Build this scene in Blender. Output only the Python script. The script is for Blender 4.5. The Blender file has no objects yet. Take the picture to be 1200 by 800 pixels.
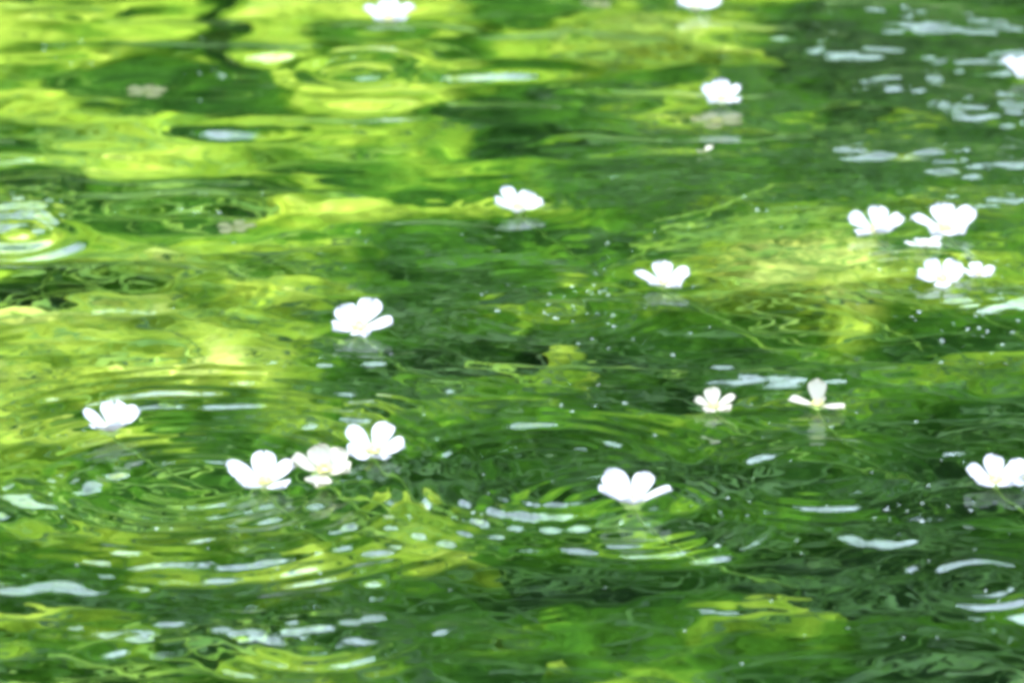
import bpy, bmesh, math, random
import numpy as np
from mathutils import Vector, Matrix, Euler, noise as mnoise

random.seed(7)
rng = np.random.default_rng(11)
sc = bpy.context.scene
C = sc.collection

# ------------------------------------------------------------------ camera
CAM_H = 0.4326
PITCH = math.radians(18.0)
FPX = 4800.0                                   # focal length in photo pixels (1200 wide)
cam_d = bpy.data.cameras.new('camera')
cam = bpy.data.objects.new('camera', cam_d)
C.objects.link(cam)
cam.location = (0.0, 0.0, CAM_H)
cam.rotation_euler = (math.radians(90) - PITCH, 0, 0)
cam_d.sensor_width = 36.0
cam_d.lens = 36.0 * FPX / 1200.0
cam_d.clip_start = 0.01
cam_d.clip_end = 2000.0
cam_d.dof.use_dof = True
cam_d.dof.focus_distance = 1.30
cam_d.dof.aperture_fstop = 20.0
sc.camera = cam

# ------------------------------------------------------------------ world and sun
SUN_EL, SUN_AZ = math.radians(54), math.radians(285)      # azimuth clockwise from +Y: from the left, a little beyond the water
w = bpy.data.worlds.new('World')
sc.world = w
w.use_nodes = True
nt = w.node_tree
for n in list(nt.nodes):
    nt.nodes.remove(n)
sky = nt.nodes.new('ShaderNodeTexSky')
sky.sky_type = 'NISHITA'
sky.sun_disc = False
sky.sun_elevation = SUN_EL
sky.sun_rotation = SUN_AZ
sky.air_density = 1.0
sky.dust_density = 2.0
bg = nt.nodes.new('ShaderNodeBackground')
bg.inputs['Strength'].default_value = 0.15
wo = nt.nodes.new('ShaderNodeOutputWorld')
# broken bright cloud over the whole dome
tcw = nt.nodes.new('ShaderNodeTexCoord')
cn = nt.nodes.new('ShaderNodeTexNoise')
cn.inputs['Scale'].default_value = 9.0; cn.inputs['Detail'].default_value = 5.0; cn.inputs['Roughness'].default_value = 0.55
nt.links.new(tcw.outputs['Generated'], cn.inputs['Vector'])
cr = nt.nodes.new('ShaderNodeValToRGB')
cr.color_ramp.elements[0].position = 0.33; cr.color_ramp.elements[0].color = (0.10, 0.10, 0.10, 1)
cr.color_ramp.elements[1].position = 0.54; cr.color_ramp.elements[1].color = (1, 1, 1, 1)
nt.links.new(cn.outputs['Fac'], cr.inputs[0])
cm = nt.nodes.new('ShaderNodeMixRGB')
cm.inputs[2].default_value = (27.0, 33.0, 42.0, 1)
nt.links.new(cr.outputs[0], cm.inputs[0]); nt.links.new(sky.outputs[0], cm.inputs[1])
nt.links.new(cm.outputs[0], bg.inputs[0])
nt.links.new(bg.outputs[0], wo.inputs[0])

sun_d = bpy.data.lights.new('sun', 'SUN')
sun_d.energy = 5.0
sun_d.angle = math.radians(0.53)
sun_d.color = (1.0, 0.96, 0.88)
sun = bpy.data.objects.new('sun', sun_d)
C.objects.link(sun)
sd = Vector((math.sin(SUN_AZ) * math.cos(SUN_EL), math.cos(SUN_AZ) * math.cos(SUN_EL), math.sin(SUN_EL)))
sun.rotation_euler = sd.to_track_quat('Z', 'Y').to_euler()
sun.location = sd * 30
sun_d.cycles.is_caustics_light = True

sc.view_settings.view_transform = 'Standard'
sc.view_settings.look = 'None'
sc.view_settings.exposure = 1.1
sc.view_settings.gamma = 1.0
sc.view_settings.use_curve_mapping = False
sc.cycles.use_denoising = True
sc.cycles.max_bounces = 10
sc.cycles.transmission_bounces = 8
sc.cycles.transparent_max_bounces = 8
sc.cycles.caustics_refractive = True
sc.cycles.caustics_reflective = False
sc.cycles.blur_glossy = 0.3
sc.cycles.sample_clamp_indirect = 6.0
sc.cycles.filter_width = 4.4                   # the photograph is soft

# ------------------------------------------------------------------ helpers
def ray(px, py):
    """direction of the view through a point of the photograph (1200 x 800)"""
    dx, dy = (px - 600.0) / FPX, -(py - 400.0) / FPX
    c, s = math.cos(PITCH), math.sin(PITCH)
    return Vector((dx, c + dy * s, -s + dy * c)).normalized()

def P(px, py, z=0.0):
    d = ray(px, py)
    t = (z - CAM_H) / d.z
    return Vector((d.x * t, d.y * t, z))

def to_px(X, Y, Z=0.0):
    """array version of the projection, to place regions of the bed and the water"""
    c, s = math.cos(PITCH), math.sin(PITCH)
    zc = Y * c - (Z - CAM_H) * s
    yc = Y * s + (Z - CAM_H) * c
    return 600 + FPX * X / zc, 400 - FPX * yc / zc

def tag(o, label=None, cat=None, group=None, kind=None):
    if label: o['label'] = label
    if cat: o['category'] = cat
    if group: o['group'] = group
    if kind: o['kind'] = kind
    return o

def link(name, me, mat=None, parent=None):
    o = bpy.data.objects.new(name, me)
    C.objects.link(o)
    if mat is not None and len(me.materials) == 0:
        me.materials.append(mat)
    if parent is not None:
        o.parent = parent
    return o

def mesh_np(name, verts, faces, smooth=True):
    """quads or triangles, from arrays"""
    me = bpy.data.meshes.new(name)
    k = faces.shape[1]
    me.vertices.add(len(verts)); me.vertices.foreach_set('co', verts.astype(np.float32).ravel())
    me.loops.add(faces.size); me.loops.foreach_set('vertex_index', faces.astype(np.int32).ravel())
    me.polygons.add(len(faces))
    me.polygons.foreach_set('loop_start', np.arange(0, faces.size, k, dtype=np.int32))
    me.polygons.foreach_set('loop_total', np.full(len(faces), k, dtype=np.int32))
    me.update(calc_edges=True)
    if smooth:
        me.polygons.foreach_set('use_smooth', np.ones(len(faces), dtype=bool))
    return me

def grid_faces(nx, ny):
    i = np.arange((ny - 1) * (nx - 1))
    r, c = i // (nx - 1), i % (nx - 1)
    a = r * nx + c
    return np.stack([a, a + 1, a + nx + 1, a + nx], 1)

def attr(me, name, vals):
    a = me.attributes.new(name, 'FLOAT', 'POINT')
    a.data.foreach_set('value', vals.astype(np.float32).ravel())

# smooth value noise on arrays
class VNoise:
    def __init__(self, seed, n=128):
        self.n = n
        self.t = np.random.default_rng(seed).uniform(-1, 1, (n, n))
    def __call__(self, x, y):
        n = self.n
        xi, yi = np.floor(x).astype(int), np.floor(y).astype(int)
        fx, fy = x - xi, y - yi
        fx = fx * fx * fx * (fx * (fx * 6 - 15) + 10); fy = fy * fy * fy * (fy * (fy * 6 - 15) + 10)
        t = self.t
        a = t[yi % n, xi % n]; b = t[yi % n, (xi + 1) % n]
        c = t[(yi + 1) % n, xi % n]; d = t[(yi + 1) % n, (xi + 1) % n]
        return (a * (1 - fx) + b * fx) * (1 - fy) + (c * (1 - fx) + d * fx) * fy
def fbm(seed, x, y, octaves=4, gain=0.5, lac=2.03):
    s, a, f = 0.0, 1.0, 1.0
    for k in range(octaves):
        s = s + a * VNoise(seed + 17 * k)(x * f + 3.7 * k, y * f + 9.1 * k)
        a *= gain; f *= lac
    return s
def sstep(a, b, x):
    t = np.clip((x - a) / (b - a), 0, 1)
    return t * t * (3 - 2 * t)

# ------------------------------------------------------------------ materials
def mat(name):
    m = bpy.data.materials.new(name)
    m.use_nodes = True
    t = m.node_tree
    for n in list(t.nodes):
        t.nodes.remove(n)
    o = t.nodes.new('ShaderNodeOutputMaterial')
    return m, t, o
def N(t, typ, **kw):
    n = t.nodes.new(typ)
    for k, v in kw.items():
        setattr(n, k, v)
    return n
def ramp(t, stops, interp='LINEAR'):
    r = N(t, 'ShaderNodeValToRGB')
    r.color_ramp.interpolation = interp
    e = r.color_ramp.elements
    while len(e) > 1:
        e.remove(e[-1])
    e[0].position, e[0].color = stops[0][0], (*stops[0][1], 1)
    for p, c in stops[1:]:
        x = e.new(p); x.color = (*c, 1)
    return r
def noise_tex(t, scale, detail=3.0, rough=0.55, dist=0.0, vec=None, src='Object'):
    tc = N(t, 'ShaderNodeTexCoord')
    mp = N(t, 'ShaderNodeMapping')
    mp.inputs['Scale'].default_value = vec or (1, 1, 1)
    t.links.new(tc.outputs[src], mp.inputs[0])
    n = N(t, 'ShaderNodeTexNoise')
    n.inputs['Scale'].default_value = scale
    n.inputs['Detail'].default_value = detail
    n.inputs['Roughness'].default_value = rough
    n.inputs['Distortion'].default_value = dist
    t.links.new(mp.outputs[0], n.inputs['Vector'])
    return n

def leaf_like(name, stops, scale, transl=0.35, rough=0.6, src='Object', spec=0.3):
    m, t, o = mat(name)
    n = noise_tex(t, scale, 3, 0.6, 0.4, src=src)
    r = ramp(t, stops)
    t.links.new(n.outputs['Fac'], r.inputs[0])
    b = N(t, 'ShaderNodeBsdfPrincipled')
    b.inputs['Roughness'].default_value = rough
    b.inputs['Specular IOR Level'].default_value = spec
    t.links.new(r.outputs[0], b.inputs['Base Color'])
    tr = N(t, 'ShaderNodeBsdfTranslucent')
    t.links.new(r.outputs[0], tr.inputs[0])
    mx = N(t, 'ShaderNodeMixShader')
    mx.inputs[0].default_value = transl
    t.links.new(b.outputs[0], mx.inputs[1]); t.links.new(tr.outputs[0], mx.inputs[2])
    t.links.new(mx.outputs[0], o.inputs[0])
    return m

# water: clear, refracting and reflecting, with the faintest capillary ripple in its relief
def water_mat():
    m, t, o = mat('water')
    g = N(t, 'ShaderNodeBsdfGlass')
    g.inputs['IOR'].default_value = 1.33
    g.inputs['Roughness'].default_value = 0.0
    g.inputs['Color'].default_value = (0.97, 1.0, 0.96, 1)
    t.links.new(g.outputs[0], o.inputs[0])
    return m
M_WATER = water_mat()

def bed_mat():
    m, t, o = mat('river_bed')
    at = N(t, 'ShaderNodeAttribute'); at.attribute_name = 'algae_and_reflections'
    n = noise_tex(t, 55, 5, 0.62, 1.2, vec=(0.45, 1.0, 1.0))
    n2 = noise_tex(t, 320, 3, 0.6, 0.6, vec=(0.35, 1.0, 1.0))
    a = N(t, 'ShaderNodeMath', operation='MULTIPLY_ADD'); a.inputs[1].default_value = 0.5; a.inputs[2].default_value = -0.25
    t.links.new(n.outputs['Fac'], a.inputs[0])
    a2 = N(t, 'ShaderNodeMath', operation='MULTIPLY_ADD'); a2.inputs[1].default_value = 0.22; a2.inputs[2].default_value = -0.11
    t.links.new(n2.outputs['Fac'], a2.inputs[0])
    s = N(t, 'ShaderNodeMath', operation='ADD'); t.links.new(at.outputs['Fac'], s.inputs[0]); t.links.new(a.outputs[0], s.inputs[1])
    s2 = N(t, 'ShaderNodeMath', operation='ADD'); t.links.new(s.outputs[0], s2.inputs[0]); t.links.new(a2.outputs[0], s2.inputs[1])
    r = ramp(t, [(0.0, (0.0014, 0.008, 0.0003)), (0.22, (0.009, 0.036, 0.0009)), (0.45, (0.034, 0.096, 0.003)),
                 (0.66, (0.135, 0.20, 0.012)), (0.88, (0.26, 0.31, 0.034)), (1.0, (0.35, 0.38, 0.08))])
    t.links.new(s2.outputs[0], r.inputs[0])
    b = N(t, 'ShaderNodeBsdfPrincipled')
    b.inputs['Roughness'].default_value = 0.8
    b.inputs['Specular IOR Level'].default_value = 0.1
    t.links.new(r.outputs[0], b.inputs['Base Color'])
    bp = N(t, 'ShaderNodeBump'); bp.inputs['Strength'].default_value = 0.6; bp.inputs['Distance'].default_value = 0.004
    t.links.new(n2.outputs['Fac'], bp.inputs['Height']); t.links.new(bp.outputs[0], b.inputs['Normal'])
    t.links.new(b.outputs[0], o.inputs[0])
    return m
M_BED = bed_mat()

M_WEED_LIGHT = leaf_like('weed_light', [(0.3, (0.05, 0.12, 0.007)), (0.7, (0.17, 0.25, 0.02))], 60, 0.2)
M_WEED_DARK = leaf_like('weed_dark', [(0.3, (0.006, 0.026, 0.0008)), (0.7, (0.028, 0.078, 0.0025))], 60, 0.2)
M_STEM = leaf_like('flower_stem', [(0.3, (0.12, 0.22, 0.03)), (0.7, (0.20, 0.32, 0.05))], 300, 0.2)
M_SEPAL = leaf_like('sepal', [(0.3, (0.20, 0.32, 0.06)), (0.7, (0.34, 0.42, 0.12))], 400, 0.3)
M_STAMEN = leaf_like('stamen', [(0.35, (0.50, 0.49, 0.20)), (0.65, (0.55, 0.47, 0.13))], 900, 0.2)

def petal_mat(name, tip, base, transl=0.5):
    m, t, o = mat(name)
    tc = N(t, 'ShaderNodeTexCoord')
    sp = N(t, 'ShaderNodeSeparateXYZ'); t.links.new(tc.outputs['Generated'], sp.inputs[0])
    n = noise_tex(t, 9, 2, 0.5, 0.2, vec=(0.6, 5.0, 1.0), src='Generated')
    a = N(t, 'ShaderNodeMath', operation='MULTIPLY_ADD'); a.inputs[1].default_value = 0.12
    t.links.new(n.outputs['Fac'], a.inputs[0]); t.links.new(sp.outputs['X'], a.inputs[2])
    r = ramp(t, [(0.0, base), (0.22, tuple(0.5 * (p + q) for p, q in zip(tip, base))), (0.42, tip)])
    t.links.new(a.outputs[0], r.inputs[0])
    b = N(t, 'ShaderNodeBsdfPrincipled')
    b.inputs['Roughness'].default_value = 0.55
    b.inputs['Specular IOR Level'].default_value = 0.3
    t.links.new(r.outputs[0], b.inputs['Base Color'])
    bp = N(t, 'ShaderNodeBump'); bp.inputs['Strength'].default_value = 0.3; bp.inputs['Distance'].default_value = 0.0006
    t.links.new(n.outputs['Fac'], bp.inputs['Height']); t.links.new(bp.outputs[0], b.inputs['Normal'])
    tr = N(t, 'ShaderNodeBsdfTranslucent'); t.links.new(r.outputs[0], tr.inputs[0])
    mx = N(t, 'ShaderNodeMixShader'); mx.inputs[0].default_value = transl
    t.links.new(b.outputs[0], mx.inputs[1]); t.links.new(tr.outputs[0], mx.inputs[2])
    t.links.new(mx.outputs[0], o.inputs[0])
    return m
M_PETAL = petal_mat('petal_white', (0.44, 0.43, 0.44), (0.30, 0.31, 0.10))
M_PETAL_FADED = petal_mat('petal_faded', (0.39, 0.365, 0.28), (0.30, 0.29, 0.10))
M_PETAL_SUNK = petal_mat('petal_sunken', (0.30, 0.28, 0.14), (0.24, 0.25, 0.07))
M_PETAL_WILT = petal_mat('petal_wilted', (0.50, 0.50, 0.46), (0.42, 0.40, 0.28), 0.45)

# ------------------------------------------------------------------ water: waves
def rot_noise(seed, X, Y, lx, ly, ang=0.0, octaves=1, gain=0.5):
    c, s = math.cos(ang), math.sin(ang)
    return fbm(seed, (X * c + Y * s) / lx, (-X * s + Y * c) / ly, octaves, gain)

# ripple rings: photo point of the centre, wavelength, inner and outer radius, height (metres)
RINGS = [
    (20, 280, 0.012, 0.0, 0.036, 0.00060),
    (225, 560, 0.0105, 0.010, 0.140, 0.00024),
    (640, 560, 0.0100, 0.020, 0.085, 0.00020), (955, 560, 0.0085, 0.012, 0.060, 0.00014),
    (1150, 683, 0.0085, 0.008, 0.030, 0.00040),
    (420, 85, 0.030, 0.0, 0.050, 0.00080),
    (160, 335, 0.026, 0.0, 0.045, 0.00065),
    (740, 600, 0.0085, 0.008, 0.060, 0.00016),
    (650, 360, 0.0080, 0.006, 0.070, 0.00009),
    (430, 400, 0.0075, 0.006, 0.040, 0.00010),
    (1080, 330, 0.0085, 0.008, 0.060, 0.00011),
    (940, 480, 0.0090, 0.006, 0.050, 0.00009),
    (1170, 600, 0.0090, 0.008, 0.050, 0.00010),
    (380, 740, 0.0110, 0.006, 0.055, 0.00016),
    (610, 240, 0.0080, 0.006, 0.045, 0.00008),
]
# swells whose near faces look up at the open sky: photo point, half width, half depth in photo pixels, slope
SWELLS = [
    (1090, 40, 70, 13, 0.20), (1030, 20, 60, 7, 0.19), (1060, 104, 46, 12, 0.19), (1160, 82, 60, 13, 0.19), (1155, 138, 48, 14, 0.19),
    (985, 62, 60, 10, 0.15), (15, 272, 42, 28, 0.20), (60, 690, 80, 14, 0.15), (330, 742, 85, 17, 0.14),
    (525, 742, 45, 12, 0.12), (140, 745, 60, 12, 0.11), (900, 446, 65, 12, 0.14), (875, 716, 60, 8, 0.14),
    (1030, 635, 36, 9, 0.13), (360, 496, 60, 10, 0.12), (25, 590, 30, 20, 0.13), (110, 575, 24, 18, 0.12),
    (400, 432, 60, 12, 0.10), (1165, 205, 60, 16, 0.13), (1060, 190, 60, 14, 0.12), (512, 466, 22, 9, 0.12),
    (1150, 240, 40, 10, 0.12), (720, 466, 40, 8, 0.12), (320, 70, 40, 6, 0.14), (675, 52, 16, 9, 0.16),
    (90, 655, 40, 10, 0.12), (1160, 365, 40, 14, 0.11), (220, 655, 40, 8, 0.11), (1180, 745, 14, 8, 0.13),
]

def water_height(X, Y):
    """height of the water over arrays of world positions"""
    px, py = to_px(X, Y)
    fine = sstep(150, 420, py + 0.25 * px - 60)            # the far left runs smooth, the near water is choppy
    fade = 1.0 - 0.8 * sstep(1.9, 3.5, np.abs(Y)) 
    wx = X + 0.006 * rot_noise(5, X, Y, 0.03, 0.03)
    wy = Y + 0.006 * rot_noise(6, X, Y, 0.03, 0.03)
    h = 0.0013 * rot_noise(21, wx, wy, 0.085, 0.050, 0.08)
    h = h + (0.0016 - 0.0012 * fine) * rot_noise(22, wx, wy, 0.052, 0.024, -0.06)
    h = h + (0.00010 + 0.00020 * fine) * rot_noise(23, wx, wy, 0.016, 0.011, 0.15)
    patch = sstep(-0.1, 0.7, rot_noise(31, X, Y, 0.05, 0.05))
    h = h + (0.000015 + 0.00006 * fine * patch + 0.00003 * fine) * rot_noise(24, wx, wy, 0.0062, 0.0045, 0.0, 2, 0.45)
    for cx, cy, lam, r0, r1, a in RINGS:
        c = P(cx, cy)
        R = np.sqrt((X - c.x) ** 2 + (Y - c.y) ** 2)
        R = R + 0.0012 * rot_noise(41, X, Y, 0.02, 0.02)
        env = sstep(r0 - 0.002, r0 + lam * 0.7, R) * (1 - sstep(r1 * 0.5, r1, R))
        h = h + a * env * (0.55 + 0.45 * sstep(-0.6, 0.6, rot_noise(47, X, Y, 0.045, 0.03))) * np.cos(2 * math.pi * R / lam)
    chop = sstep(-0.5, 0.5, rot_noise(45, X, Y, 0.011, 0.007, 0.1, 2))
    for cx, cy, rx, ry, s in SWELLS:
        c = P(cx, cy)
        rx = rx * 1.0; ry = ry * 0.48
        ax = (P(cx + rx, cy) - c).length
        ay = (P(cx, cy - ry) - P(cx, cy + ry)).length * 0.5
        u = (X - c.x) / ax + (0.15 + 0.4 * fine) * rot_noise(46, X, Y, 0.012, 0.006, 0.0, 2)
        v = (Y - c.y) / ay + (0.3 + 0.4 * fine) * rot_noise(43, X, Y, 0.018, 0.010, 0.2, 2)
        # a low hump: its near flank (v from -1 to 1) carries the slope, its back is long
        up = np.where(v < -1.25, 0, np.where(v < -0.75, (v + 1.25) ** 2, np.where(v < 0.75, 0.25 + (v + 0.75), np.where(v < 1.25, 2.0 - (1.25 - v) ** 2, 2.0))))
        g = up * np.exp(-u ** 4) * np.exp(-(np.maximum(v - 1.0, 0) / 3.2) ** 2)
        h = h + g * (0.55 * s + 0.055) * ay * (0.7 + 0.3 * chop)
    return h * fade

def axis(lo, hi, step, far_lo, far_hi, growth=1.12):
    core = np.arange(lo, hi + step, step)
    a, s, x = [], step, hi + step
    x = core[-1]
    while x < far_hi:
        s = min(s * growth, 1.5); x += s; a.append(x)
    b, s, x = [], step, core[0]
    while x > far_lo:
        s = min(s * growth, 1.5); x -= s; b.append(x)
    return np.concatenate([np.array(b[::-1]), core, np.array(a)])

xs = axis(-0.27, 0.27, 0.0012, -9, 9)
ys = axis(0.98, 1.92, 0.0012, -3, 4.3)
X, Y = np.meshgrid(xs, ys)
Z = water_height(X, Y)
v = np.stack([X.ravel(), Y.ravel(), Z.ravel()], 1)
me = mesh_np('water', v, grid_faces(len(xs), len(ys)))
water = link('water', me, M_WATER)
tag(water, kind='structure')
water.cycles.is_caustics_caster = True
wz = lambda x, y: float(water_height(np.array([[x]]), np.array([[y]]))[0, 0])

# ------------------------------------------------------------------ bed: weed mats and dark silt, with surface reflections put into the colour
GX = np.array([37 + 75 * i for i in range(16)], float)
GY = np.array([40, 120, 200, 280, 340, 400, 460, 520, 600, 660, 730, 790], float)
MATS_AND_LIGHT = np.array([  # weed cover plus light and dark of the water surface, put into colour
    [6, 5, 6, 3, 8, 7, 6, 5, 5, 6, 4, 5, 3, 1, 1, 1],
    [8, 7, 5, 4, 7, 8, 7, 5, 4, 5, 6, 3, 3, 1, 1, 2],
    [3, 8, 8, 6, 8, 6, 4, 3, 3, 2, 3, 3, 3, 2, 3, 3],
    [6, 7, 7, 7, 6, 5, 3, 3, 3, 2, 2, 4, 4, 4, 5, 4],
    [3, 6, 8, 5, 6, 5, 3, 2, 2, 3, 4, 6, 8, 7, 5, 5],
    [7, 7, 6, 7, 6, 4, 2, 2, 3, 2, 2, 3, 4, 5, 3, 4],
    [6, 6, 6, 6, 5, 3, 2, 3, 3, 2, 2, 2, 3, 3, 3, 3],
    [6, 5, 5, 4, 5, 4, 3, 2, 2, 2, 2, 2, 2, 2, 1, 2],
    [6, 5, 5, 6, 5, 5, 5, 3, 2, 2, 3, 2, 2, 2, 1, 2],
    [5, 6, 6, 6, 5, 4, 6, 4, 2, 2, 3, 2, 1, 1, 1, 1],
    [4, 4, 3, 4, 4, 3, 3, 3, 2.6, 3, 3.4, 3, 3, 2, 2, 1],
    [5, 5, 6, 6, 5, 4, 3, 3, 2, 3, 3, 2, 2, 2, 1, 1]], float) / 9.0
# single mats (+) and hollows (-) that put dark reflections into the bed colour: photo point, half width, half height, strength
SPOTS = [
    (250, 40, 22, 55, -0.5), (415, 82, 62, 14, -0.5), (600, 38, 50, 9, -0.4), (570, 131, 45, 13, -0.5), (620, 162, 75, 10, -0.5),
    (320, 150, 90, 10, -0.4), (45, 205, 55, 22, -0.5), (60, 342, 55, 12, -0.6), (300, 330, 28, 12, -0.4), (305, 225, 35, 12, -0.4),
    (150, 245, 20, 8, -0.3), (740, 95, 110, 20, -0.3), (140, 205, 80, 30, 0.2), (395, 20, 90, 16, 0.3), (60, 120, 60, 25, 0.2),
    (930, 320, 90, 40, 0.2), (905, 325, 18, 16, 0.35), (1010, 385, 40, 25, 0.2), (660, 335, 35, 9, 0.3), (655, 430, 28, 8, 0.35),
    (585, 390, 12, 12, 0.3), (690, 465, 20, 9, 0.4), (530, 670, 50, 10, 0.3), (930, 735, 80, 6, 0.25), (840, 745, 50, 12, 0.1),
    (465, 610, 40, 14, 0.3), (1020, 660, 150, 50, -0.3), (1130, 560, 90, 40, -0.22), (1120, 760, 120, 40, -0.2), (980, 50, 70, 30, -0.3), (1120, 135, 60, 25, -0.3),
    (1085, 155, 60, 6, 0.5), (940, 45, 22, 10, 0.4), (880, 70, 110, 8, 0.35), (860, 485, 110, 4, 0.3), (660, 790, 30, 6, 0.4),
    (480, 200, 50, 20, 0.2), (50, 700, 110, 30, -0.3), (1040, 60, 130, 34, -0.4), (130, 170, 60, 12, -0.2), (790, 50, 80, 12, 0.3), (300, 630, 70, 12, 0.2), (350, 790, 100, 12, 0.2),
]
BED_Z = -0.15
def bed_depth(Y):
    return 0.13 + 0.20 * sstep(1.45, 2.05, Y)
def refr_shift(py):
    """flat-water shift between where the eye meets the surface and the bed it sees there"""
    return None
def bed_fields(X, Y, depth):
    # the photo point under which this bed point is seen through flat water
    Ys = Y.copy()
    for _ in range(6):
        inc = np.arctan2(np.maximum(Ys, 0.05), CAM_H)
        rf = np.arcsin(np.sin(inc) / 1.33)
        Ys = Y - depth * np.tan(rf)
    Xs = X * Ys / np.maximum(Y, 0.05)
    px, py = to_px(Xs, np.maximum(Ys, 0.2))
    px = px + 18 * fbm(61, X / 0.03, Y / 0.03, 3)
    py = py + 8 * fbm(62, X / 0.03, Y / 0.03, 3)
    fx = np.clip((px - GX[0]) / 75.0, 0, 14.999); ix = fx.astype(int); fx = fx - ix
    iy = np.clip(np.searchsorted(GY, py) - 1, 0, len(GY) - 2)
    fy = np.clip((py - GY[iy]) / (GY[iy + 1] - GY[iy]), 0, 1)
    fx = fx * fx * (3 - 2 * fx); fy = fy * fy * (3 - 2 * fy)
    D = (MATS_AND_LIGHT[iy, ix] * (1 - fx) + MATS_AND_LIGHT[iy, ix + 1] * fx) * (1 - fy) + (MATS_AND_LIGHT[iy + 1, ix] * (1 - fx) + MATS_AND_LIGHT[iy + 1, ix + 1] * fx) * fy
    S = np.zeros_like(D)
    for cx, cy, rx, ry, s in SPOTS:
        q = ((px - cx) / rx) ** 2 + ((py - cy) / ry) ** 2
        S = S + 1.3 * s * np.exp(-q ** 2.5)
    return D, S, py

xb = axis(-0.34, 0.34, 0.003, -9, 9, 1.2)
yb = axis(1.05, 2.42, 0.003, -3, 4.6, 1.2)
Xb, Yb = np.meshgrid(xb, yb)
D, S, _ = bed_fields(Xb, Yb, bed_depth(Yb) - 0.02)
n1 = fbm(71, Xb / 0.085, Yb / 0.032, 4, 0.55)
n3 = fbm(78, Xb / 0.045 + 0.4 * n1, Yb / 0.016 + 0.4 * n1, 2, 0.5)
smooth_zone = sstep(0.02, -0.12, Xb) * sstep(1.45, 1.70, Yb)      # the far left: clear-edged bed tones standing in for lens-shaped reflections
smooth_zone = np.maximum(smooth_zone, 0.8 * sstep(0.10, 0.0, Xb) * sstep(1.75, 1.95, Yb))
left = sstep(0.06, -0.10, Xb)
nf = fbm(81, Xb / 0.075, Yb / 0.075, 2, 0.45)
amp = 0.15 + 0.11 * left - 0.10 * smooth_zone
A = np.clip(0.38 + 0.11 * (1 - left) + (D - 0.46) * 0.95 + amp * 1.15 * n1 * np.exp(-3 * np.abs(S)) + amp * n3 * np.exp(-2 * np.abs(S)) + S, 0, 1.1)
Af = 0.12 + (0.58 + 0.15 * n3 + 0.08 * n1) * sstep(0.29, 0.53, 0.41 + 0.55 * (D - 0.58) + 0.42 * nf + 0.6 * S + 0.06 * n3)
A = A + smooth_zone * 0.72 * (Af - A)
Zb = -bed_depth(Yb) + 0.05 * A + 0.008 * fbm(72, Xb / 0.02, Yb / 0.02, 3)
shore = sstep(3.9, 4.5, Yb)
Zb = Zb + shore * 0.25
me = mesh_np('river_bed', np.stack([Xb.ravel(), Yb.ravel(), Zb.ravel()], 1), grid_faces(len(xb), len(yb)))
attr(me, 'algae_and_reflections', A)  # carries mat cover and the painted reflections
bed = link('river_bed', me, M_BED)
tag(bed, kind='structure')
bed.cycles.is_caustics_receiver = True

# ------------------------------------------------------------------ submerged weed: fine strands trailing with the stream
def strands(name, count, material, pick, seed, label):
    r = np.random.default_rng(seed)
    V, F = [], []
    K = 9
    base = 0
    n = 0
    tries = 0
    xsr = r.uniform(-0.33, 0.33, count * 8); ysr = r.uniform(1.05, 2.35, count * 8)
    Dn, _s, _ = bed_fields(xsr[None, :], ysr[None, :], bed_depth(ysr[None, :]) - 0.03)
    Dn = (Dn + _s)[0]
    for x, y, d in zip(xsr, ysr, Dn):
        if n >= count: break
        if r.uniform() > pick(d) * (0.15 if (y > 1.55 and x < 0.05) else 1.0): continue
        n += 1
        L = r.uniform(0.03, 0.10); wd = r.uniform(0.0005, 0.0012)
        ang = r.normal(0.0, 0.28) + 0.5 * VN(x / 0.09, y / 0.09)
        z0 = -float(bed_depth(np.array(y))) + 0.045 * d + r.uniform(0.0, 0.035)
        up = r.uniform(-0.1, 0.35)
        p = np.array([x - L / 2, y, z0]); ph = r.uniform(0, 6.28); roll = r.uniform(-0.9, 0.9)
        pts = []
        for k in range(K):
            t = k / (K - 1)
            a = ang + 0.5 * math.sin(ph + 4.5 * t)
            pts.append(p.copy())
            p = p + np.array([math.cos(a), math.sin(a), up * (1 - t) * 0.5 - 0.06]) * L / (K - 1)
        for k in range(K):
            t = k / (K - 1)
            q = pts[k]
            ww = wd * (1 - 0.75 * t)
            nrm = np.array([-math.sin(ang) * math.cos(roll), math.cos(ang) * math.cos(roll), math.sin(roll)])
            V.append(q - nrm * ww); V.append(q + nrm * ww)
        for k in range(K - 1):
            a = base + 2 * k
            F.append((a, a + 1, a + 3, a + 2))
        base += 2 * K
    me = mesh_np(name, np.array(V), np.array(F))
    o = link(name, me, material)
    tag(o, label, 'water weed', kind='stuff')
    o.cycles.is_caustics_receiver = True
    return o
VN = lambda a, b: float(VNoise_s(np.array([a]), np.array([b]))[0])
VNoise_s = VNoise(91)
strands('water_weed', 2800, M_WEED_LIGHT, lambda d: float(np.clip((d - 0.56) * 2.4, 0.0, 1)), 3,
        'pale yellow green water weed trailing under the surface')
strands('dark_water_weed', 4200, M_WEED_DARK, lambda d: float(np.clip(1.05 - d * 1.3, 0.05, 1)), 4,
        'deep green water weed trailing under the surface')

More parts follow.
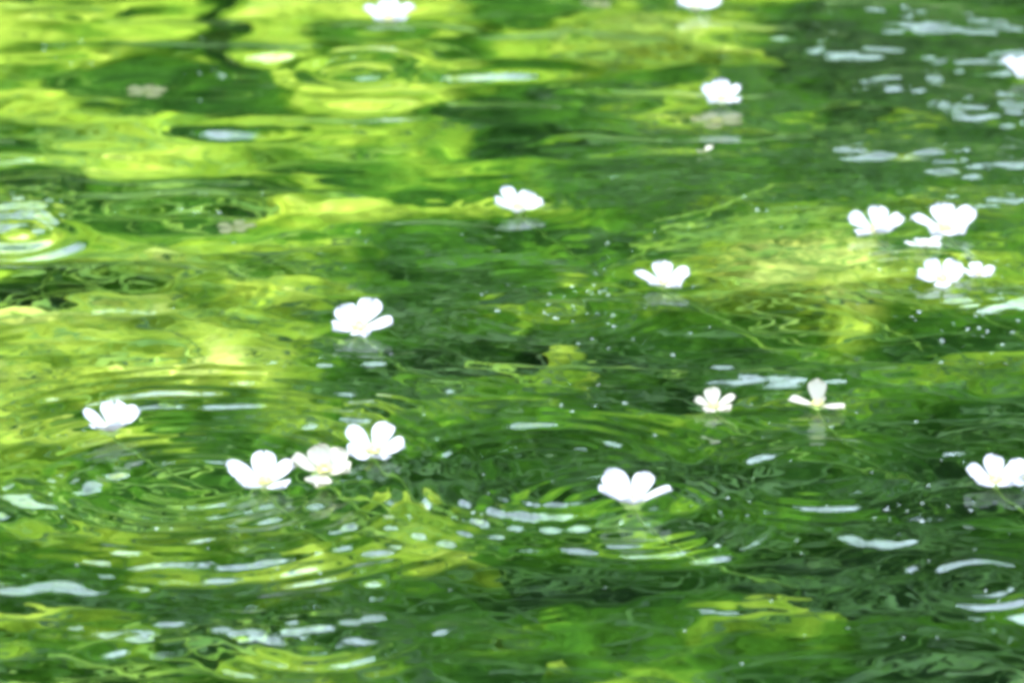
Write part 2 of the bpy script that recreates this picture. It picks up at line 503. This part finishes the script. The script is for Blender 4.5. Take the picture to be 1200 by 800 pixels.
# ------------------------------------------------------------------ flowers
def petal_mesh(name, L, W, tilt, cup, twist, seed, notch=0.06, curl=0.0):
    """one broad rounded petal: base at the origin, running out along +X, with thickness"""
    nu, nv = 11, 9
    r = random.Random(seed)
    ph, am = r.uniform(0, 6.28), r.uniform(0.04, 0.12)
    V = []
    for side in (1, -1):
        for i in range(nu):
            u = i / (nu - 1)
            prof = math.sin(math.pi * u ** 1.75) ** 0.6 if 0 < u < 1 else 0.0
            wd = W * 0.5 * max(prof, 0.16 if u < 0.5 else 0.30 * (1 - u) ** 0.3 if u < 1 else 0.12)
            for j in range(nv):
                s = j / (nv - 1) * 2 - 1
                rr = L * u
                if u > 0.8:
                    rr -= L * notch * (1 - abs(s)) * (u - 0.8) / 0.2
                    rr -= L * 0.06 * s * s * (u - 0.8) / 0.2
                rr += L * 0.025 * math.sin(5 * s + 2 * ph) * (u > 0.85)
                x = rr; y = wd * s * (1 + am * math.sin(ph + 5 * u))
                z = cup * L * (0.55 * u * u) + 0.16 * W * s * s * (0.4 + u) + am * L * 0.35 * math.sin(3 * s + ph) * u - curl * L * max(0, u - 0.55) ** 2 * 2.4
                z -= side * -0.5 * 0.00022 * (1 - 0.5 * u)
                ct, st = math.cos(twist * u), math.sin(twist * u)
                y, z = y * ct - z * st, y * st + z * ct
                c, s2 = math.cos(tilt), math.sin(tilt)
                V.append((x * c - z * s2, y, x * s2 + z * c))
    F = []
    n = nu * nv
    for i in range(nu - 1):
        for j in range(nv - 1):
            a = i * nv + j
            F.append((a, a + nv, a + nv + 1, a + 1))
            F.append((n + a, n + a + 1, n + a + nv + 1, n + a + nv))
    for i in range(nu - 1):
        for e in (0, nv - 1):
            a = i * nv + e; b = a + nv
            F.append((a, b, n + b, n + a) if e else (a, n + a, n + b, b))
    for j in range(nv - 1):
        a = (nu - 1) * nv + j
        F.append((a, n + a, n + a + 1, a + 1))
        a = j
        F.append((a, a + 1, n + a + 1, n + a))
    me = bpy.data.meshes.new(name)
    me.from_pydata(V, [], F)
    me.polygons.foreach_set('use_smooth', [True] * len(F))
    me.update()
    return me

def stamen_mesh(name, R, seed):
    r = random.Random(seed)
    bm = bmesh.new()
    bmesh.ops.create_uvsphere(bm, u_segments=8, v_segments=5, radius=R * 0.42)
    for vv in bm.verts:
        vv.co.z = vv.co.z * 0.8 + R * 0.25
    for k in range(16):
        a = k / 16 * 6.283 + r.uniform(-0.15, 0.15)
        el = r.uniform(0.5, 1.2); ln = R * r.uniform(0.8, 1.15)
        d = Vector((math.cos(a) * math.cos(el), math.sin(a) * math.cos(el), math.sin(el)))
        tip = d * ln
        side = d.cross(Vector((0, 0, 1))).normalized() * R * 0.05
        up = side.cross(d).normalized() * R * 0.05
        q0 = [bm.verts.new(p) for p in (side, up, -side, -up)]
        q1 = [bm.verts.new(tip + p) for p in (side, up, -side, -up)]
        for m in range(4):
            bm.faces.new((q0[m], q0[(m + 1) % 4], q1[(m + 1) % 4], q1[m]))
        bmesh.ops.create_icosphere(bm, subdivisions=1, radius=R * 0.16, matrix=Matrix.Translation(tip))
    me = bpy.data.meshes.new(name)
    bm.to_mesh(me); bm.free()
    me.polygons.foreach_set('use_smooth', [True] * len(me.polygons))
    return me

def tube_mesh(name, pts, r0, r1, seg=6):
    V, F = [], []
    n = len(pts)
    for i, p in enumerate(pts):
        d = (pts[min(i + 1, n - 1)] - pts[max(i - 1, 0)]).normalized()
        s = d.cross(Vector((0, 1, 0.3))).normalized(); u = s.cross(d).normalized()
        rr = r0 + (r1 - r0) * i / (n - 1)
        for k in range(seg):
            a = 6.2832 * k / seg
            V.append(p + s * rr * math.cos(a) + u * rr * math.sin(a))
    for i in range(n - 1):
        for k in range(seg):
            a = i * seg + k; b = i * seg + (k + 1) % seg
            F.append((a, b, b + seg, a + seg))
    F.append(tuple(range(seg))[::-1]); F.append(tuple(range((n - 1) * seg, n * seg)))
    me = bpy.data.meshes.new(name)
    me.from_pydata([tuple(p) for p in V], [], F)
    me.polygons.foreach_set('use_smooth', [True] * len(F))
    me.update()
    return me

def flower(px, py, width_px, rot, lean, label, petals=None, seed=0, height=0.0010, open_=0.34, pm=None,
           lean_dir=-90, stem=True, group='white flowers standing on the water', name='water_flower', cat='flower', roll=0.0, centre=True):
    """px, py: photo point of the flower's heart; width across in photo pixels"""
    rnd = random.Random(seed * 13 + 5)
    py = py + (8 if open_ > 0.25 else 2)
    lean *= 0.8
    c = P(px, py, height)
    surf = wz(c.x, c.y)
    c.z = surf + height
    c2 = P(px, py, c.z); c.x, c.y = c2.x, c2.y
    dist = (c - cam.location).length
    Wd = width_px * dist / FPX                       # metres across
    L = Wd * 0.5 / math.cos(open_) * 1.02
    root = bpy.data.objects.new(name, None)
    C.objects.link(root)
    root.empty_display_size = 0.005
    root.location = c
    ax = math.radians(lean_dir)
    tiltm = Matrix.Rotation(lean, 4, Vector((-math.sin(ax), math.cos(ax), 0)))
    root.rotation_euler = (tiltm @ Matrix.Rotation(rot, 4, 'Z')).to_euler()
    tag(root, label, cat, group)
    spec = petals or [(72 * k, 1.0, 0.0) for k in range(5)]
    for k, (deg, sc_, dt) in enumerate(spec):
        sx = sc_ * rnd.uniform(0.84, 1.10)
        p = link('petal', petal_mesh('petal', L * sx, L * 0.67 * (0.5 + 0.5 * sc_) * rnd.uniform(0.85, 1.15), open_ + dt + rnd.uniform(-0.10, 0.10),
                                     rnd.uniform(0.05, 0.3), rnd.uniform(-0.25, 0.25), seed * 31 + k, rnd.uniform(0.0, 0.12), rnd.uniform(0, 0.2)), pm or M_PETAL, root)
        p.rotation_euler = (0, 0, math.radians(deg) + rnd.uniform(-0.1, 0.1))
        p.location = (0.04 * L * math.cos(math.radians(deg)), 0.04 * L * math.sin(math.radians(deg)), 0)
    if centre:
        st = link('stamens', stamen_mesh('stamens', L * 0.23, seed), M_STAMEN, root)
        # green cup of sepals under the petals
        bm = bmesh.new()
        for k in range(5):
            a = math.radians(72 * k + 36)
            ca, sa = math.cos(a), math.sin(a)
            pts = []
            for u, wv, z in ((0.0, 0.05, -0.02), (0.16, 0.10, -0.05), (0.28, 0.07, -0.02), (0.36, 0.005, 0.02)):
                for s in (-1, 1):
                    pts.append(bm.verts.new(Vector((ca * u - sa * wv * s, sa * u + ca * wv * s, z)) * L))
            for q in range(3):
                bm.faces.new((pts[2 * q], pts[2 * q + 1], pts[2 * q + 3], pts[2 * q + 2]))
        me = bpy.data.meshes.new('sepals'); bm.to_mesh(me); bm.free()
        sp = link('sepals', me, M_SEPAL, root)
    if stem:
        inv = root.rotation_euler.to_matrix().inverted()
        dx = rnd.uniform(0.03, 0.07)
        pts = [inv @ Vector((dx * t ** 1.4 + 0.002 * math.sin(3 * t), 0.02 * t * t, -0.09 * t ** 0.9 - 0.0005)) for t in [0, .05, .12, .25, .4, .6, .8, 1.0]]
        link('stem', tube_mesh('stem', pts, 0.0006, 0.0005), M_STEM, root)
    return root

R = math.radians
# rot turns the five petals, lean tips the face towards the camera (lean_dir -90) or to a side
flower(455, 16, 66, R(90), 0.25, 'white flower at the top edge of the water, far left of the others', seed=1)
flower(815, 3, 58, R(60), 0.20, 'white flower cut off by the top edge of the picture', seed=2)
flower(845, 110, 57, R(95), 0.30, 'white flower above a faded sunken flower near the top', seed=3)
flower(608, 237, 60, R(54), 0.35, 'small white flower alone in dark water right of a bright patch', seed=4, petals=[(0, 1, 0), (72, 1, 0), (144, 1, 0), (216, .8, 0), (288, .9, 0)])
flower(1026, 264, 66, R(80), 0.30, 'white flower left of the pair, petals spread like a star', seed=5)
flower(1107, 262, 74, R(92), 0.35, 'white flower with greenish heart right of the star shaped one', seed=6)
flower(1104, 320, 60, R(50), 0.45, 'white flower with upright round petals just below the pair', seed=7)
flower(1146, 321, 48, R(20), 0.10, 'low flat white flower touching the round petalled one on its right', seed=8, height=0.002, open_=0.2)
flower(778, 326, 68, R(90), 0.20, 'low wide white flower with drooping petals left of the yellow green weed patch', seed=9, open_=0.3)
flower(421, 378, 78, R(64), 0.35, 'white flower in the middle of the left half, alone above its reflection', seed=10)
flower(130, 497, 74, R(90), 0.15, 'leftmost white flower, cup shaped with a dark stem below', seed=11, open_=0.46)
flower(310, 560, 88, R(92), 0.30, 'large white flower at the left end of the row of three', seed=12)
flower(438, 523, 82, R(70), 0.40, 'white flower at the right end of the row of three', seed=13)
flower(741, 582, 84, R(54), 0.20, 'white cup shaped flower alone above its green reflection, lower centre', seed=14, open_=0.44)
flower(1166, 557, 78, R(92), 0.35, 'white flower near the right edge overlapping a cut off one', seed=15)
flower(1207, 556, 70, R(60), 0.50, 'white flower cut off by the right edge, behind its neighbour', seed=16)
flower(1205, 82, 60, R(90), 0.25, 'white flower cut off by the right edge near the top', seed=17)
flower(380, 545, 84, R(30), 0.50, 'faded cream flower squeezed between two white ones', seed=18, pm=M_PETAL_FADED, height=0.003, open_=0.35,
       petals=[(10, .9, 0), (80, .8, .3), (150, .9, 0), (230, .8, -.2), (300, .9, 0)])
flower(836, 476, 60, R(15), 0.10, 'crumpled pale flower half under water left of the upright petal', seed=19, pm=M_PETAL_FADED, height=0.0008, open_=0.15,
       group='fading flowers lying on the water', petals=[(0, .9, .2), (80, .8, .5), (150, .9, 0), (230, .7, -.1), (300, .8, 0)])
flower(958, 474, 66, R(0), 0.0, 'broken flower with one petal upright and one grey petal afloat', seed=20, pm=M_PETAL_FADED, height=0.001, open_=0.1,
       group='fading flowers lying on the water', petals=[(178, 1.0, 0.1), (95, .95, 1.2), (-25, 1.1, -.08), (60, .5, .9)])
flower(840, 147, 66, R(40), 0.0, 'faded pinkish flower sunk below the white one near the top', seed=21, pm=M_PETAL_SUNK, stem=False, height=-0.004, open_=0.1,
       group='fading flowers lying on the water')
flower(825, 176, 26, R(40), 0.0, 'tiny pale petal scrap below the sunk pinkish flower', seed=22, pm=M_PETAL_FADED, height=0.0005, open_=0.1, stem=False, centre=False,
       group='loose petals on the water', name='fallen_petal', cat='petal', petals=[(0, 1, 0), (180, .8, 0)])
flower(174, 142, 56, R(10), 0.0, 'sunken cream flower under the bright water at upper left', seed=23, pm=M_PETAL_SUNK, stem=False, centre=False, height=-0.020, open_=0.05,
       group='fading flowers lying on the water')
flower(278, 296, 48, R(10), 0.0, 'sunken cream flower right of the blue ripple ring', seed=24, pm=M_PETAL_SUNK, stem=False, centre=False, height=-0.018, open_=0.05,
       group='fading flowers lying on the water')
flower(1083, 287, 46, R(30), 0.0, 'pale half sunk flower between the pair and the one below', seed=25, pm=M_PETAL_WILT, height=0.0, open_=0.1,
       group='fading flowers lying on the water')
flower(700, 18, 40, R(30), 0.0, 'pale half sunk flower between the two at the top edge', seed=26, pm=M_PETAL_SUNK, stem=False, height=-0.008, open_=0.1,
       group='fading flowers lying on the water')

# ------------------------------------------------------------------ small white domes added in clusters as sun glints
def glint_mat():
    m, t, o = mat('glint')
    b = N(t, 'ShaderNodeBsdfPrincipled')
    b.inputs['Base Color'].default_value = (0.75, 0.80, 0.74, 1)
    b.inputs['Roughness'].default_value = 0.25
    tp = N(t, 'ShaderNodeBsdfTransparent')
    mx = N(t, 'ShaderNodeMixShader'); mx.inputs[0].default_value = 0.2
    t.links.new(tp.outputs[0], mx.inputs[1]); t.links.new(b.outputs[0], mx.inputs[2])
    t.links.new(mx.outputs[0], o.inputs[0])
    return m
def glints():
    r = np.random.default_rng(55)
    cl = [(650, 365, 90, 28, 34), (690, 350, 30, 25, 22), (1120, 385, 60, 35, 34), (1175, 400, 30, 30, 14), (1060, 590, 110, 40, 34), (850, 600, 60, 30, 10),
          (1130, 300, 60, 40, 18), (1060, 320, 60, 60, 12), (1040, 105, 40, 8, 14), (880, 240, 90, 25, 14), (700, 465, 60, 15, 12),
          (560, 580, 50, 30, 8), (250, 80, 30, 30, 18), (80, 60, 80, 40, 16), (250, 230, 50, 20, 10), (900, 500, 120, 20, 16),
          (820, 350, 200, 80, 24), (900, 650, 250, 90, 24), (500, 300, 400, 200, 30), (300, 600, 250, 100, 26), (1000, 745, 180, 40, 14), (960, 35, 20, 10, 6)]
    V, F, b = [], [], 0
    seg = 8
    for cx, cy, sx, sy, n in cl:
        for k in range(int(n * 0.6)):
            x, y = r.normal(cx, sx * 0.6), r.normal(cy, sy * 0.6)
            c = P(x, y)
            z = wz(c.x, c.y)
            rad = float(np.clip(r.lognormal(-8.25, 0.35), 0.00015, 0.0005))
            ex = r.uniform(1, 2.2)
            for ring, (q, hh) in enumerate(((1.0, -0.15), (0.75, 0.45), (0.35, 0.75))):
                for m in range(seg):
                    a = 6.2832 * m / seg
                    V.append((c.x + rad * q * ex * math.cos(a), c.y + rad * q * math.sin(a), z + rad * hh))
            V.append((c.x, c.y, z + rad * 0.85))
            for ring in range(2):
                for m in range(seg):
                    a0 = b + ring * seg + m; a1 = b + ring * seg + (m + 1) % seg
                    F.append((a0, a1, a1 + seg, a0 + seg))
            for m in range(seg):
                F.append((b + 2 * seg + m, b + 2 * seg + (m + 1) % seg, b + 3 * seg))
            b += 3 * seg + 1
    me = bpy.data.meshes.new('sun_glints')
    me.from_pydata(V, [], F); me.polygons.foreach_set('use_smooth', [True] * len(F)); me.update()
    o = link('sun_glints', me, glint_mat())
    tag(o, 'tiny white dots standing in for sun glints on the water', 'glint', kind='stuff')
glints()

# ------------------------------------------------------------------ far bank and the trees mirrored in the water
M_GRASS = leaf_like('bank_ground', [(0.3, (0.03, 0.05, 0.012)), (0.7, (0.07, 0.11, 0.02))], 3, 0.0, 0.9)
def bank():
    xs_ = np.linspace(-60, 60, 90); ys_ = np.concatenate([np.linspace(4.2, 8, 16), np.linspace(8.5, 120, 40)])
    Xg, Yg = np.meshgrid(xs_, ys_)
    Zg = -0.12 + 0.45 * sstep(4.2, 5.0, Yg) + 0.05 * fbm(77, Xg / 0.6, Yg / 0.6, 3)
    me = mesh_np('far_bank', np.stack([Xg.ravel(), Yg.ravel(), Zg.ravel()], 1), grid_faces(len(xs_), len(ys_)))
    o = link('far_bank', me, M_GRASS); tag(o, kind='structure')
bank()
M_LEAF_BRIGHT = leaf_like('leaf_bright', [(0.3, (0.06, 0.12, 0.008)), (0.7, (0.15, 0.23, 0.012))], 1.2, 0.45, 0.8, spec=0.05)
M_LEAF_DARK = leaf_like('leaf_dark', [(0.3, (0.008, 0.035, 0.003)), (0.7, (0.025, 0.08, 0.005))], 1.2, 0.3, 0.8, spec=0.05)
M_BARK = leaf_like('bark', [(0.3, (0.05, 0.035, 0.02)), (0.7, (0.12, 0.09, 0.06))], 8, 0.0, 0.9)
M_LEAF_MID = leaf_like('leaf_mid', [(0.3, (0.02, 0.055, 0.004)), (0.7, (0.06, 0.12, 0.008))], 1.2, 0.35, 0.8, spec=0.05)
def tree(name, x, y, h, rad, leaf_m, seed, n, label, low=0.15):
    r = np.random.default_rng(seed)
    root = bpy.data.objects.new(name, None); C.objects.link(root); root.location = (x, y, 0.25)
    tag(root, label, 'tree', 'trees on the far bank')
    pts = [Vector((0.1 * math.sin(t * 3 + seed), 0.1 * math.cos(t * 2 + seed) - 0.1, h * 0.85 * t - 0.1)) for t in np.linspace(0, 1, 8)]
    link('trunk', tube_mesh('trunk', pts, 0.05 * h ** 0.8, 0.02, 9), M_BARK, root)
    nc = 60
    cl = r.normal(0, 1, (nc, 3)); cl /= np.linalg.norm(cl, axis=1)[:, None]
    cl *= (r.uniform(0.25, 1, nc) ** 0.5)[:, None]
    cl[:, 0] *= rad; cl[:, 1] *= rad * 0.7; cl[:, 2] = h * (low + (1 - low) * (cl[:, 2] * 0.5 + 0.5))
    k = r.integers(0, nc, n)
    q = cl[k] + r.normal(0, 1, (n, 3)) * np.array([rad, rad, rad]) * 0.14
    q[:, 2] = np.maximum(q[:, 2], 0.02)
    s = r.uniform(0.04, 0.09, n)
    d1 = r.normal(0, 1, (n, 3)); d1 /= np.linalg.norm(d1, axis=1)[:, None]
    d2 = np.cross(d1, r.normal(0, 1, (n, 3))); d2 /= np.linalg.norm(d2, axis=1)[:, None]
    V = np.stack([q - d1 * s[:, None], q + d2 * s[:, None] * 0.45, q + d1 * s[:, None], q - d2 * s[:, None] * 0.45], 1).reshape(-1, 3)
    F = np.arange(4 * n).reshape(-1, 4)
    o = link('crown', mesh_np('crown', V, F, False), leaf_m, root)
tree('leafy_tree', -1.5, 6.2, 2.9, 1.6, M_LEAF_DARK, 1, 42000, 'dark green leafy tree mirrored at left', 0.03)
tree('leafy_tree', 0.35, 7.2, 3.3, 1.5, M_LEAF_DARK, 2, 42000, 'dark green leafy tree mirrored in the middle', 0.03)
tree('leafy_tree', 1.9, 6.4, 2.6, 1.5, M_LEAF_DARK, 3, 80000, 'dark green leafy tree mirrored at right', 0.03)
tree('leafy_tree', -4.2, 7.5, 4.5, 1.8, M_LEAF_DARK, 4, 16000, 'dark leafy tree far left on the bank', 0.03)
tree('leafy_tree', 4.6, 7.8, 4.6, 1.8, M_LEAF_BRIGHT, 5, 16000, 'pale leafy tree far right on the bank', 0.03)

def sky_block_wood():  # unseen leafy mass added to close bright sky gaps in the reflections
    r = np.random.default_rng(99)
    n = 60000
    q = np.stack([r.uniform(-14, 14, n), r.uniform(11.5, 13.5, n), 0.2 + 4.6 * r.uniform(0, 1, n) ** 0.8], 1)
    top = 3.9 + 0.9 * fbm(95, q[:, 0][None] / 1.6, q[:, 0][None] * 0, 3)[0]
    q[:, 2] = q[:, 2] / 4.8 * top
    s = r.uniform(0.17, 0.32, n)
    d1 = r.normal(0, 1, (n, 3)); d1 /= np.linalg.norm(d1, axis=1)[:, None]
    d2 = np.cross(d1, r.normal(0, 1, (n, 3))); d2 /= np.linalg.norm(d2, axis=1)[:, None]
    V = np.stack([q - d1 * s[:, None], q + d2 * s[:, None] * 0.5, q + d1 * s[:, None], q - d2 * s[:, None] * 0.5], 1).reshape(-1, 3)
    o = link('sky_block_wood', mesh_np('sky_block_wood', V, np.arange(4 * n).reshape(-1, 4), False), M_LEAF_DARK)
    tag(o, 'unseen dark green wood added behind the far bank trees to block the sky', 'wood', kind='stuff')
sky_block_wood()
